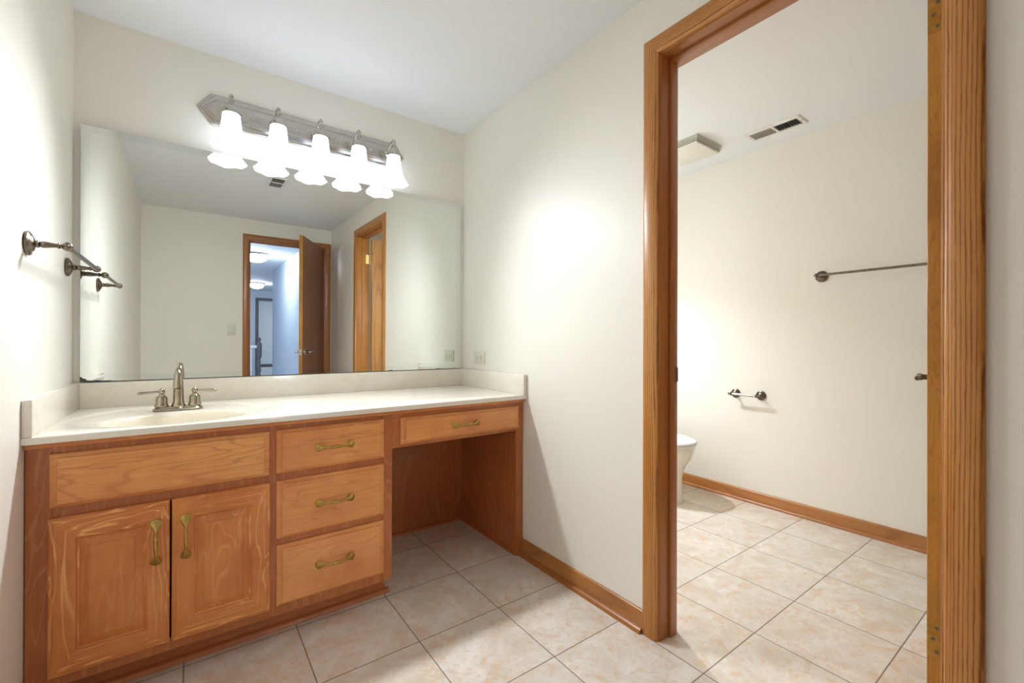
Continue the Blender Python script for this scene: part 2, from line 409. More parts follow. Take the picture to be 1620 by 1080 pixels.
# baseboards with a quarter round shoe
def baseboard(name, p0, p1, nrm, h=.077, shoe=True, cut0=0, cut1=0, mat=None):
    p0, p1, nrm = Vector(p0), Vector(p1), Vector(nrm)
    ax = 'X' if abs((p1 - p0).x) > abs((p1 - p0).y) else 'Y'
    pr = [(0, 0), (.012, 0), (.012, h - .012), (.009, h - .004), (.005, h), (0, h)]
    m = MB(); m.loft([[q + nrm * d + Vector((0, 0, z)) for d, z in pr] for q in (p0, p1)])
    o = struct(name, m, mat or 'base' + ax, ang=50)
    if shoe:
        r = .017; d = (p1 - p0).normalized(); q0 = p0 + d * cut0; q1 = p1 - d * cut1
        pr = [(.012, 0), (.012 + r, 0)] + [(.012 + r * math.cos(a), r * math.sin(a) + .001) for a in [PI / 2 * i / 6 for i in range(1, 7)]]
        m = MB(); m.loft([[q + nrm * dd + Vector((0, 0, z)) for dd, z in pr] for q in (q0, q1)])
        m.build('shoe_moulding', 'oakdk' + ax, o, ang=50)
    return o
baseboard('baseboard_east', (0, -1.317, 0), (0, -.594, 0), (-1, 0, 0), cut0=.006, mat='baseY')
baseboard('baseboard_toilet_east', (TX, YS, 0), (TX, 0, 0), (-1, 0, 0))
baseboard('baseboard_toilet_north', (TW, 0, 0), (TX - .03, 0, 0), (0, -1, 0))
baseboard('baseboard_west', (-W, -.66, 0), (-W, YS, 0), (1, 0, 0))
baseboard('baseboard_south', (-W + .03, YS, 0), (BX0 - .064, YS, 0), (0, 1, 0))
baseboard('baseboard_east_rear', (0, YS, 0), (0, DY1 - .068, 0), (-1, 0, 0))

# ------------------------------------------------------------------ vanity cabinet
F = -.592
cab = thing('vanity_cabinet', 'long orange-brown stained wooden vanity cabinet with kneehole under the cream countertop', 'cabinet', (-.84, -.3, 0))
m = MB()   # face frame: stiles and rails
m.box(-1.684, -1.632, F, F + .02, 0, .752)
m.box(-1.107, -1.083, F, F + .02, .09, .752)
m.box(-.707, -.668, F - .001, F + .02, .088, .752)
m.box(-1.632, -.707, F + .0005, F + .02, .728, .752)
m.box(-1.632, -.707, F + .0005, F + .02, .088, .128)
m.box(-1.632, -1.107, F + .0005, F + .02, .550, .590)
m.box(-1.083, -.707, F + .0005, F + .02, .550, .592)
m.box(-1.083, -.707, F + .0005, F + .02, .330, .362)
m.build('face_frame', 'caseZ', cab, bevel=.0008, seg=1)
m = MB(); m.box(-.668, -.044, F, F + .02, .612, .752); m.build('kneehole_rail', 'caseX', cab, bevel=.0008, seg=1)
m = MB(); m.box(-.044, -.002, F, F + .02, 0, .752); m.build('right_stile', 'caseZ', cab, bevel=.001, seg=1)
m = MB(); m.loft([[(x, F, .752), (x, F - .010, .752), (x, F - .012, .757), (x, F - .012, .767), (x, F, .767)] for x in (-1.684, -.004)]); m.build('top_moulding', 'mapleX', cab, ang=50)
m = MB()
m.box(-1.684, -1.666, F + .02, -.004, 0, .766); m.box(-1.666, -.686, F + .03, -.004, .085, .100)
m.box(-.686, -.668, F + .02, -.004, .088, .766); m.box(-1.12, -1.08, F + .02, -.004, .100, .766); m.box(-1.666, -.686, -.016, -.004, .1, .766)
m.box(-.686, -.668, -.51, -.004, 0, .088)
m.build('carcass', 'caseZ', cab)
m = MB(); m.box(-.668, -.030, -.034, -.004, .0, .766); m.build('kneehole_back_panel', 'caseZ', cab)
m = MB(); m.box(-.030, -.003, F + .02, -.004, .0, .766); m.build('kneehole_side_panel', 'caseZ', cab)
m = MB(); m.box(-1.632, -.668, -.515, -.500, 0, .088); m.build('toe_kick', 'caseX', cab)
def qround(m, p0, p1, nrm, r=.017):
    p0, p1, nrm = Vector(p0), Vector(p1), Vector(nrm)
    pr = [(0, 0), (r, 0)] + [(r * math.cos(a), r * math.sin(a) + .001) for a in [PI / 2 * i / 6 for i in range(1, 7)]]
    m.loft([[q + nrm * d + Vector((0, 0, z)) for d, z in pr] for q in (p0, p1)])
m = MB(); qround(m, (-1.632, -.515, 0), (-.655, -.515, 0), (0, -1, 0)); m.build('shoe_moulding', 'caseX', cab, ang=50)
m = MB(); qround(m, (-.668, -.034, 0), (-.03, -.034, 0), (0, -1, 0), .015); m.build('shoe_moulding', 'caseX', cab, ang=50)
m = MB(); qround(m, (-.030, -.034, 0), (-.030, -.572, 0), (-1, 0, 0), .015); m.build('shoe_moulding', 'caseX', cab, ang=50)

def panel(x0, x1, z0, z1, prof, y=F):
    """concentric rectangles: prof = (inset x, inset z, height out of the face frame)"""
    m = MB(); rings = []
    for ix, iz, d in prof:
        rings.append([(x0 + ix, y - d, z0 + iz), (x1 - ix, y - d, z0 + iz), (x1 - ix, y - d, z1 - iz), (x0 + ix, y - d, z1 - iz)])
    return m, rings
def slab_front(name, x0, x1, z0, z1, mat):
    pr = [(0, 0, 0), (0, 0, .007), (.002, .002, .009), (.008, .005, .0105), (.0145, .0095, .0135), (.0168, .0112, .0135), (.0169, .0113, .0200), (.0185, .0130, .021)]
    m, r = panel(x0, x1, z0, z1, pr); m.loft(r, mi=0)
    return m.build(name, mat, cab, ang=28)
def door_front(name, x0, x1, z0, z1):
    a, b = .056, .062
    pr = [(0, 0, 0), (0, 0, .012), (.004, .004, .0165), (.010, .010, .0175), (.0115, .0115, .020), (.02, .02, .0205),
          (a - .004, b - .004, .0205), (a, b, .018), (a + .002, b + .002, .0125), (a + .006, b + .006, .0105),
          (a + .0065, b + .0065, .009), (a + .026, b + .027, .0150), (a + .0262, b + .0272, .0172), (a + .028, b + .029, .0175)]
    m, r = panel(x0, x1, z0, z1, pr)
    m.loft(r, mi=2, mis=lambda k, i: ((0 if i in (0, 2) else 1) if k < 9 else (3 if i in (0, 2) else 2)))
    return m.build(name, ['frameX', 'frameZ', 'mapleZ', 'mapleZ'], cab, ang=20)

def pull(c, vert, parent):
    """antique brass pull with a flared leaf tip, a waisted stem, beads and a spoon tip"""
    L = .068; n = 33; pts = []; rad = []
    for i in range(n):
        t = -1 + 2 * i / (n - 1)
        lift = .004 + .020 * (1 - abs(t) ** 2.2)
        at = abs(t)
        if at > .52:
            k = (at - .52) / .48
            wv = .0046 + .0088 * math.sin(min(1, k * 1.25) * PI / 2) ** 1.6
            if k > .72: wv *= math.sqrt(max(.02, 1 - ((k - .72) / .30) ** 2)) + (.12 if t > 0 and k < .95 else 0)
            th = .0042 - .0022 * k
        else:
            wv = .0042 + .0012 * math.cos(at / .52 * PI); th = .0045
        if at < .13: wv = .0042 + (.0017 if (i % 2 == 0) else 0); th = wv
        pts.append((t, lift)); rad.append((wv, th))
    P3 = []
    for t, lift in pts:
        P3.append((c[0], c[1] - lift, c[2] + t * L) if vert else (c[0] + t * L, c[1] - lift, c[2]))
    up = (1, 0, 0) if vert else (0, 0, 1)
    m = MB(); m.tube(P3, rad, 14, up=up)
    for s_ in (-1, 1):
        q = (c[0], c[1], c[2] + s_ * L * .72) if vert else (c[0] + s_ * L * .72, c[1], c[2])
        m.tube([q, (q[0], q[1] - .012, q[2])], .004, 10)
    # fluted leaf edge
    tip = (c[0], c[1] - .0065, c[2] + L * .80) if vert else (c[0] + L * .80, c[1] - .0065, c[2])
    for k in (-1, 1):
        for d in (-.006, .003):
            q = (tip[0] + k * .0085, tip[1], tip[2] + d) if vert else (tip[0] + d, tip[1], tip[2] + k * .0085)
            m.sphere(q, .0034, 8, sy=.6)
    return m.build('handle', 'brass', parent, ang=40)
FY = F - .0205
dl = door_front('door', -1.638, -1.376, .119, .556); pull((-1.408, FY, .4385), True, dl)
dr = door_front('door', -1.371, -1.104, .119, .556); pull((-1.336, FY, .4385), True, dr)
slab_front('false_drawer_front', -1.637, -1.106, .584, .733, 'drawerX')
for x0, x1, z0, z1, hx, hz in ((-1.085, -.704, .584, .736, -.893, .660), (-1.085, -.704, .357, .558, -.893, .459), (-1.084, -.704, .124, .334, -.892, .237), (-.634, -.034, .625, .734, -.337, .681)):
    d = slab_front('drawer', x0, x1, z0, z1, 'drawerX'); pull((hx, FY - .0005, hz), False, d)

# ------------------------------------------------------------------ countertop with integral basin
ct = thing('vanity_countertop', 'cream cultured marble countertop with oval basin and low splashes on the wooden vanity', 'countertop', (-.84, -.3, .767))
SCX, SCY = -1.362, -.335
zt = .787; yf = -.622; x0, x1, y1 = -1.6855, -.0008, -.0008
ang = set(2 * PI * i / 96 for i in range(96))
for cx_, cy_ in ((x0, yf), (x1, yf), (x1, y1), (x0, y1)): ang.add(math.atan2(cy_ - SCY, cx_ - SCX) % (2 * PI))
ang = sorted(ang)
def rect_pt(a):
    dx, dy = math.cos(a), math.sin(a); ts = []
    if dx > 1e-9: ts.append((x1 - SCX) / dx)
    if dx < -1e-9: ts.append((x0 - SCX) / dx)
    if dy > 1e-9: ts.append((y1 - SCY) / dy)
    if dy < -1e-9: ts.append((yf - SCY) / dy)
    t_ = min(x for x in ts if x > 0); return SCX + dx * t_, SCY + dy * t_
def ell(a, ax, by, cy_):
    # polar direction from the basin centre, parametrised so neighbouring rings stay ordered
    return SCX + ax * math.cos(a), cy_ + by * math.sin(a)
def ring(ax, by, cy_, z): return [(*ell(a, ax, by, cy_), z) for a in ang]
rect = [rect_pt(a) for a in ang]
top = [(x, y, zt) for x, y in rect]
def shrink(p, e): return (min(max(p[0], x0 + 0), x1 - 0), max(p[1], yf + e))
m = MB()
outer0 = [(x, y, .767) for x, y in rect]; outer1 = [(x, y, zt - .004) for x, y in rect]
outer2 = [(*shrink(p, .0015), zt - .001) for p in rect]; outer3 = [(*shrink(p, .005), zt) for p in rect]
m.loft([outer0, outer1, outer2, outer3, ring(.288, .262, -.330, zt), ring(.284, .258, -.330, zt - .0010), ring(.276, .250, -.330, zt - .0045), ring(.262, .237, -.330, zt - .006), ring(.222, .165, -.375, zt - .009), ring(.212, .152, -.383, zt - .0105)], cap0=False, cap1=False)
slab = m.build('slab', 'marble', ct, ang=50)
m = MB(); prof = [(.212, .152, -.0105), (.205, .146, -.0125), (.198, .140, -.019), (.188, .131, -.04), (.172, .118, -.075), (.14, .092, -.110), (.09, .058, -.130), (.035, .028, -.136), (.022, .022, -.138)]
m.loft([ring(a_, b_, -.383, zt + d_) for a_, b_, d_ in prof], cap0=False, cap1=False)
bas = m.build('basin', 'bowl', ct, ang=60)
m = MB(); m.lathe([(.0005, -.002), (.012, -.002), (.014, 0), (.021, .001), (.024, -.002), (.024, -.02)], (SCX, -.383, zt - .134), seg=24); m.build('drain', 'chrome', bas)
m = MB(); m.box(x0 + .02, x1 - .02, -.0205, -.0008, .787, .884); m.build('backsplash', 'marble', ct, bevel=.002)
m = MB(); m.box(x0, x0 + .0205, yf + .0005, -.0008, .787, .886); m.build('side_splash', 'marble', ct, bevel=.002)
m = MB(); m.box(x1 - .0205, x1, yf + .0005, -.0008, .787, .886); m.build('side_splash', 'marble', ct, bevel=.002)

# ------------------------------------------------------------------ faucet
FX, FYY, FZ = -1.364, -.178, .7805
fa = thing('faucet', 'two-lever antique nickel faucet at the back of the cream basin', 'faucet', (FX, FYY, FZ))
m = MB()
def stad(hx, hy, z, n=24):
    out = []
    for i in range(2 * n):
        a = 2 * PI * i / (2 * n); c_, s_ = math.cos(a), math.sin(a)
        out.append((FX + (hx - hy) * (1 if c_ > 0 else -1) * (1 if abs(c_) > 1e-6 else 0) + hy * c_, FYY + hy * s_, z))
    return out
m.loft([stad(.078, .027, FZ), stad(.079, .028, FZ + .003), stad(.076, .0255, FZ + .005), stad(.070, .0215, FZ + .012), stad(.0665, .020, FZ + .0135)])
m.build('base_plate', 'faucet', fa)
def valve(sx):
    cx_ = FX + sx * .051; z0 = FZ + .0135
    m = MB(); m.lathe([(.0215, 0), (.0225, .002), (.0220, .006), (.0190, .010), (.0182, .014), (.0185, .031), (.0165, .037), (.0105, .042), (.0075, .046), (.007, .050)], (cx_, FYY, z0), seg=28)
    b = m.build('valve_body', 'faucet', fa)
    zc = z0 + .057
    m = MB(); m.sphere((cx_, FYY, zc), .0108, 16); m.lathe([(.005, 0), (.006, .003), (.003, .006), (.0005, .007)], (cx_, FYY, zc + .007), seg=14)
    L = .066; pts = []; rad = []
    for i in range(12):
        t_ = i / 11; pts.append((cx_ + sx * (.006 + L * t_), FYY - .012 * t_, zc - .004 * t_ + .001)); rad.append(.0036 + .0036 * (max(0, t_ - .2) ** 1.2) if t_ < .93 else .0056 if t_ < .98 else .003)
    m.tube(pts, rad, 12); m.build('lever', 'faucet', b)
valve(-1); valve(1)
m = MB(); m.lathe([(.0225, 0), (.0230, .003), (.022, .007), (.0190, .012), (.0185, .016), (.0172, .020), (.0166, .06), (.0162, .085), (.0150, .094), (.0125, .104)], (FX, FYY, FZ + .0125), seg=32, cap1=False)
zt0 = FZ + .0125 + .104; pts = []; rad = []
for i in range(22):
    t_ = i / 21; a = PI * .97 * t_
    R_ = .034; pts.append((FX, FYY - R_ * (1 - math.cos(a)) , zt0 + .036 * math.sin(a) - (.018 * max(0, t_ - .8) / .2))); rad.append(.0125 - .0015 * math.sin(a) + .003 * max(0, t_ - .7) / .3)
pts.append((FX, pts[-1][1], pts[-1][2] - .014)); rad.append(.0160)
m.tube(pts, rad, 20, up=(1, 0, 0))
m.build('spout', 'faucet', fa, ang=50)
m = MB(); a = pts[-1]; m.lathe([(.0105, 0), (.0105, .004)], (a[0], a[1], a[2] - .0035), seg=20); m.build('aerator', 'slotgrey', fa)
m = MB(); m.tube([(FX + .004, FYY + .021, FZ + .014), (FX + .004, FYY + .021, FZ + .12)], .0022, 10); m.sphere((FX + .004, FYY + .021, FZ + .127), .006, 12); m.build('lift_rod', 'faucet', fa)

# ------------------------------------------------------------------ mirror
mx0, mx1, mz0, mz1 = -1.664, -.028, .887, 1.861
mc = Vector(((mx0 + mx1) / 2, -.0125, (mz0 + mz1) / 2))
mir = thing('wall_mirror', 'frameless rectangular mirror spanning the wall above the vanity countertop', 'mirror', mc, local=True)
mir.rotation_euler = (math.radians(.278), 0, math.radians(.212))
hw, hh = (mx1 - mx0) / 2, (mz1 - mz0) / 2; BV = .026; dv = BV * math.tan(math.radians(1.0))
def rr(h, k, y): return [(-h, y, -k), (h, y, -k), (h, y, k), (-h, y, k)]
m = MB(); m.loft([rr(hw, hh, .0045), rr(hw, hh, -dv)], cap1=False, mi=1)
m.loft([rr(hw, hh, -dv), rr(hw - BV, hh - BV, 0)], cap0=False, cap1=False, mi=2); m.poly(rr(hw - BV, hh - BV, 0), mi=0)
m.build('mirror_glass', ['mirror', 'glassedge', 'bevel'], mir, smooth=False)
m = MB()      # worn silvering along the lower edge
random.seed(4)
def wear(xa, xb, hgt, n):
    up_ = []; 
    for i in range(n + 1):
        t_ = i / n; up_.append((xa + (xb - xa) * t_, hgt(t_) * (.8 + .4 * random.random())))
    for i in range(n):
        (xa_, ha), (xb_, hb) = up_[i], up_[i + 1]
        if max(ha, hb) < .0008: continue
        y_ = -dv - .0006
        m.poly([(xa_, y_, -hh), (xb_, y_, -hh), (xb_, y_, -hh + max(hb, .0002)), (xa_, y_, -hh + max(ha, .0002))])
wear(-hw, -hw + .022, lambda t_: .019 * (1 - t_) ** 1.2 + .006, 10)
wear(-hw + .022, -hw + .12, lambda t_: .0062 * (1 - t_) + .001, 20)
wear(-hw + .12, hw - .02, lambda t_: .0011 + (.0025 if .90 < t_ < .93 or .72 < t_ < .735 else 0), 160)
m.build('worn_silvering', 'desilver', mir, smooth=False)

# ------------------------------------------------------------------ five-light vanity fixture
VX0, VX1, VZ = -1.311, -.384, 2.050
vl = thing('vanity_light', 'brushed nickel five-light bar with glowing bell shades above the mirror', 'vanity light', ((VX0 + VX1) / 2, -.002, VZ))
def hexr(ins, y, hz=.066, cx_=.052):
    a, b = VX0 + ins * 1.15, VX1 - ins * 1.15; h_ = hz - ins; c_ = cx_ - ins * .35
    return [(a, y, VZ), (a + c_, y, VZ - h_), (b - c_, y, VZ - h_), (b, y, VZ), (b - c_, y, VZ + h_), (a + c_, y, VZ + h_)]
m = MB(); m.loft([hexr(0, -.001), hexr(0, -.007), hexr(.003, -.0095), hexr(.010, -.0095), hexr(.012, -.013), hexr(.016, -.014), hexr(.024, -.0165), hexr(.027, -.0215), hexr(.030, -.0225), hexr(.034, -.0215), hexr(.046, -.0235)], cap0=True)
m.build('backplate', 'nickel', vl, ang=25)
def shade_spot(x, y, z, watts, col, aim):
    l = bpy.data.lights.new('lamp', 'SPOT'); l.shadow_soft_size = .045; l.energy = watts; l.color = col
    l.spot_size = math.radians(150); l.spot_blend = 1.0
    o = bpy.data.objects.new('lamp', l); COL.objects.link(o); o.location = (x, y, z)
    o.rotation_euler = Vector(aim).to_track_quat('-Z', 'Y').to_euler(); return o
def mouth_lamp(x, y, z, watts, col, r=.045):
    l = bpy.data.lights.new('lamp', 'AREA'); l.shape = 'DISK'; l.size = 2 * r; l.energy = watts; l.color = col
    o = bpy.data.objects.new('lamp', l); COL.objects.link(o); o.location = (x, y, z); return o
sx_ = [-1.191 + .17725 * i for i in range(5)]; SY = -.115
for i, x in enumerate(sx_):
    m = MB(); m.lathe([(.022, 0), (.022, .004), (.015, .008), (.009, .014)], (x, -.0235, VZ + .002), (0, -1, 0), seg=20)
    arc = [(x, -.0235 - .012, VZ + .002), (x, -.055, VZ + .012), (x, -.080, VZ + .030), (x, -.102, VZ + .034), (x, SY, VZ + .022), (x, SY, VZ + .004)]
    m.tube(arc, [.0072, .0065, .006, .006, .0065, .008], 12, up=(1, 0, 0))
    m.lathe([(.033, 0), (.0345, .006), (.033, .010), (.031, .014), (.026, .026), (.018, .036), (.010, .043), (.008, .050), (.0105, .054), (.0105, .059), (.006, .063), (.0045, .068), (.0075, .073), (.0085, .078), (.0055, .085), (.0005, .088)], (x, SY, 2.000), seg=24)
    m.build('lamp_arm', 'nickel', vl, ang=50)
    for a_ in (0, 2 * PI / 3, 4 * PI / 3):
        m = MB(); m.tube([(x + r_ * math.cos(a_), SY + r_ * math.sin(a_), 2.006) for r_ in (.033, .0405)], .0028, 8); m.build('thumbscrew', 'pewter', vl)
    prof = [(.0300, 2.006), (.0325, 2.000), (.0340, 1.985), (.0360, 1.965), (.0395, 1.940), (.0455, 1.912), (.0560, 1.886), (.0680, 1.868), (.0740, 1.861), (.0715, 1.861), (.0650, 1.868), (.0535, 1.886), (.0430, 1.913), (.0372, 1.940), (.0338, 1.965), (.0318, 1.985), (.0303, 1.998)]
    def rim(k, a):
        f_ = {6: .2, 7: .65, 8: 1, 9: 1, 10: .65, 11: .2}.get(k, 0); return (f_ * .004 * math.cos(6 * a + .5), f_ * .0042 * math.cos(6 * a + .5))
    m = MB(); m.lathe([(r, z - 2.0) for r, z in prof], (x, SY, 2.0), seg=72, rim=rim, cap0=False, cap1=False); sh = m.build('lamp_shade', 'shade', vl, ang=70)
    m = MB(); m.lathe([(.0005, -.055), (.012, -.052), (.0205, -.040), (.0235, -.025), (.020, -.008), (.013, .010), (.012, .028), (.012, .05)], (x, SY, 1.95), seg=20); m.build('bulb', 'bulb', vl); l_ = bpy.data.lights.new('bulb_glow', 'POINT'); l_.shadow_soft_size = .012; l_.energy = BULB_W; l_.color = (.88, .95, 1.0); lo = bpy.data.objects.new('bulb_glow', l_); COL.objects.link(lo); lo.location = (x, SY, 1.934)
    shade_spot(x, SY - .01, 1.868, VANITY_W * (.12, 1.05, 1.6, .75, .14)[i], (.92, .965, 1.0), (-.1, -.87, -.48))  # spot added under the shade, aimed outward to fill the room
    if i < 4:
        m = MB(); m.sphere((x + .088, -.0245, VZ - .002), .005, 10, sy=.7); m.build('screw_cap', 'nickel', vl)

# ------------------------------------------------------------------ towel bars and paper holder
def rose(m, c, d, s_=1.0):
    m.lathe([(.031 * s_, 0), (.033 * s_, .003), (.0325 * s_, .007), (.027 * s_, .010), (.0255 * s_, .0085), (.023 * s_, .010), (.020 * s_, .014), (.012 * s_, .0165), (.0085 * s_, .018)], c, d, seg=32)
def post(m, c, d, L, s_=1.0):
    m.lathe([(.009 * s_, .014), (.0085 * s_, .018), (.0100 * s_, .021), (.0100 * s_, .025), (.0065 * s_, .027), (.0090 * s_, .030), (.0092 * s_, .036), (.0060 * s_, L - .026), (.0055 * s_, L - .020), (.0080 * s_, L - .018), (.0080 * s_, L - .015), (.0055 * s_, L - .013), (.0060 * s_, L - .009)], c, d, seg=20)
def towel_bar(wall_x, d, ya, yb, z, label, L=.080, rb=.0068, s_=1.0, mt='pewter'):
    t_ = thing('towel_bar', label, 'towel bar', (wall_x, (ya + yb) / 2, z))
    for y in (ya, yb):
        m = MB(); rose(m, (wall_x + d * .0005, y, z), (d, 0, 0), s_); m.build('rose', mt, t_)
        m = MB(); post(m, (wall_x, y, z), (d, 0, 0), L, s_); m.sphere((wall_x + d * L, y, z), .0125 * s_, 18); m.lathe([(.006, .010), (.0045, .014), (.0005, .0165)], (wall_x + d * L, y, z), (0, 1 if y == max(ya, yb) else -1, 0), seg=14); m.build('post', mt, t_, ang=45)
    m = MB(); m.tube([(wall_x + d * L, ya, z), (wall_x + d * L, yb, z)], rb, 20); m.build('bar', mt, t_)
    return t_
towel_bar(-W, 1, -.112, -.583, 1.307, 'short pewter towel bar with turned posts on the left wall beside the mirror')
towel_bar(TX, -1, -1.305, -1.915, 1.429, 'long dark pewter towel bar on the toilet room wall, partly behind the doorframe')
tp = thing('toilet_paper_holder', 'empty pewter toilet paper holder on the toilet room wall', 'toilet paper holder', (TX, -.887, .704))
for y in (-.805, -.968):
    m = MB(); rose(m, (TX - .0005, y, .704), (-1, 0, 0), .93); m.build('rose', 'pewter', tp)
    m = MB(); post(m, (TX, y, .704), (-1, 0, 0), .068, .9); m.sphere((TX - .068, y, .704), .0115, 16)
    m.lathe([(.006, .009), (.0075, .014), (.0060, .019), (.0005, .021)], (TX - .068, y, .704), (0, 1 if y > -.9 else -1, 0), seg=14); m.build('post', 'pewter', tp, ang=45)
m = MB(); m.lathe([(.0060, 0), (.0060, .02), (.0095, .021), (.0095, .028), (.0085, .029), (.0085, .134), (.0095, .135), (.0095, .142), (.006, .143), (.006, .163)], (TX - .068, -.968, .704), (0, 1, 0), seg=20); m.build('roller', 'nickel', tp)

# ------------------------------------------------------------------ electrical plates
ou = thing('wall_outlet', 'ivory sideways duplex outlet on the right wall above the countertop corner', 'outlet', (0, -.1865, .9545))
m = MB(); m.box(-.0065, -.0005, -.244, -.129, .9195, .9895); m.build('cover_plate', 'ivory', ou, bevel=.002)
m = MB(); m.box(-.0095, -.006, -.224, -.149, .938, .971); m.build('receptacle', 'ivory', ou, bevel=.0015)
for cy_ in (-.205, -.168):
    m = MB()
    for dz in (-.0065, .0065): m.box(-.0099, -.0090, cy_ - .004, cy_ + .004, .9545 + dz - .0012, .9545 + dz + .0012)
    m.lathe([(.0024, 0), (.0024, .0009)], (-.0090, cy_ - .0095, .9545), (-1, 0, 0), seg=10)
    m.build('slots', 'dark', ou, smooth=False)
sw = thing('light_switch', 'ivory toggle light switch beside the bathroom door, seen in the mirror', 'light switch', (-.971, YS, 1.135))
m = MB(); m.box(-1.008, -.934, YS + .0005, YS + .0065, 1.076, 1.194); m.build('cover_plate', 'ivory', sw, bevel=.002)
m = MB(); m.box(-.976, -.966, YS + .005, YS + .016, 1.127, 1.147); m.build('toggle', 'ivory', sw, bevel=.001)

# ------------------------------------------------------------------ ceiling vents
def register(name, label, xa, xb, ya, yb, zc, bars_along='y', halves=True, dark='slotgrey'):
    t_ = thing(name, label, 'vent', ((xa + xb) / 2, (ya + yb) / 2, zc))
    fx, fy = .022, .022; m = MB()
    z0, z1 = zc - .009, zc - .0005
    pr = [(0, z1), (0, z1 - .001), (.006, z0), (fx, z0), (fx, z0 + .004)]
    m.loft([[(xa + i, ya + i, z), (xb - i, ya + i, z), (xb - i, yb - i, z), (xa + i, yb - i, z)] for i, z in pr], cap0=False, cap1=False)
    if halves:
        ym = (ya + yb) / 2; m.box(xa + fx, xb - fx, ym - .007, ym + .007, z0, z0 + .004)
    m.build('frame', 'whitemetal', t_, ang=40)
    m = MB(); m.box(xa + fx - .001, xb - fx + .001, ya + fy - .001, yb - fy + .001, z1 - .0006, z1); m.build('backing', 'dark' if dark == 'slotgrey' else dark, t_)
    spans = [(ya + fy, (ya + yb) / 2 - .007), ((ya + yb) / 2 + .007, yb - fy)] if halves else [(ya + fy, yb - fy)]
    for k, (a, b) in enumerate(spans):
        m = MB(); n = 8
        for i in range(n):
            y = a + (b - a) * (i + .5) / n; tl = .0022 if k == 0 else -.0040
            m.loft([[(xx, y - tl, z0 + .001), (xx, y - tl + .0028, z0 + .001), (xx, y + tl + .0028, z1 - .0008), (xx, y + tl, z1 - .0008)] for xx in (xa + fx, xb - fx)])
        m.build('louvers', ('greymetal' if k == 1 else 'louverdark') if dark == 'slotgrey' else 'whitemetal', t_, smooth=False)  # one louver half is coloured darker than the other
    for y in (ya + .011, yb - .011): m = MB(); m.sphere(((xa + xb) / 2, y, z0), .004, 8, sz=.5); m.build('screw', 'pewter', t_)
    return t_
register('ceiling_register', 'white two-section air register on the toilet room ceiling', 1.349, 1.481, -1.296, -.996, H)
register('ceiling_register', 'white air register on the bathroom ceiling, seen in the mirror', -.835, -.705, -1.765, -1.505, H, halves=True)
fan = thing('exhaust_fan', 'square louvered exhaust fan cover projecting from the toilet room ceiling', 'exhaust fan', (1.24, -.70, H))
fa0, fa1, fb0, fb1 = 1.105, 1.385, -.845, -.565
m = MB(); m.box(fa0 + .012, fa1 - .012, fb0 + .012, fb1 - .012, H - .042, H - .0005); m.build('inner_grille', 'slotgrey', fan)
m = MB()
for k in range(5):
    z_ = H - .001 - k * .0095; i_ = .0022 * k
    pr = [(i_, z_), (i_, z_ - .0035), (i_ + .018, z_ - .0035), (i_ + .018, z_)]
    m.loft([[(fa0 + i, fb0 + i, z), (fa1 - i, fb0 + i, z), (fa1 - i, fb1 - i, z), (fa0 + i, fb1 - i, z)] for i, z in pr + pr[:1]], cap0=False, cap1=False)
z_ = H - .046; m.loft([[(fa0 + i, fb0 + i, z), (fa1 - i, fb0 + i, z), (fa1 - i, fb1 - i, z), (fa0 + i, fb1 - i, z)] for i, z in [(.012, z_ + .006), (.0105, z_ + .002), (.0115, z_ - .001), (.016, z_ - .003)]])
m.build('cover', 'almond', fan, ang=40)

# ------------------------------------------------------------------ toilet
TCX = 1.245
to = thing('toilet', 'off-white two-piece toilet with closed lid, half hidden behind the doorframe', 'toilet', (TCX, -.4, 0))
def oval(hx, yb, yfr, z, n=48, sq=2.3):
    cy_ = (yb + yfr) / 2; hy = (yb - yfr) / 2; out = []
    for i in range(n):
        a = 2 * PI * i / n; c_, s_ = math.cos(a), math.sin(a); e = 2 / sq
        out.append((TCX + hx * abs(c_) ** e * (1 if c_ >= 0 else -1), cy_ + hy * abs(s_) ** e * (1 if s_ >= 0 else -1), z))
    return out
m = MB()
m.loft([oval(.108, -.10, -.655, 0), oval(.110, -.10, -.657, .012), oval(.106, -.10, -.655, .03), oval(.103, -.10, -.650, .09), oval(.106, -.10, -.648, .15), oval(.116, -.10, -.655, .195),
        oval(.135, -.12, -.670, .240, sq=2.2), oval(.160, -.14, -.704, .285, sq=2.1), oval(.174, -.16, -.722, .330, sq=2.1), oval(.178, -.16, -.728, .362, sq=2.1), oval(.174, -.16, -.724, .372, sq=2.1), oval(.12, -.2, -.66, .372, sq=2.1)])
m.build('bowl', 'porcelain', to, ang=60)
m = MB(); m.loft([oval(.176, -.21, -.730, .3735, sq=2.1), oval(.182, -.205, -.737, .377, sq=2.1), oval(.182, -.205, -.737, .386, sq=2.1), oval(.178, -.21, -.732, .390, sq=2.1)]); m.build('seat', 'seat', to, ang=50)
m = MB(); m.loft([oval(.180, -.21, -.735, .392, sq=2.1), oval(.184, -.205, -.740, .396, sq=2.1), oval(.184, -.205, -.740, .402, sq=2.1), oval(.178, -.21, -.733, .409, sq=2.1), oval(.14, -.25, -.68, .414, sq=2.1)]); m.build('lid', 'seat', to, ang=50)
m = MB(); m.box(TCX - .235, TCX + .235, -.215, -.022, .372, .70); m.build('tank', 'porcelain', to, bevel=.025, seg=4)
m = MB(); m.box(TCX - .245, TCX + .245, -.225, -.018, .70, .735); m.build('tank_lid', 'porcelain', to, bevel=.010, seg=3)
m = MB(); m.tube([(TCX - .17, -.216, .64), (TCX - .17, -.228, .64)], .010, 12); m.tube([(TCX - .17, -.230, .64), (TCX - .11, -.234, .632)], [.005, .007], 10); m.build('flush_lever', 'chrome', to)

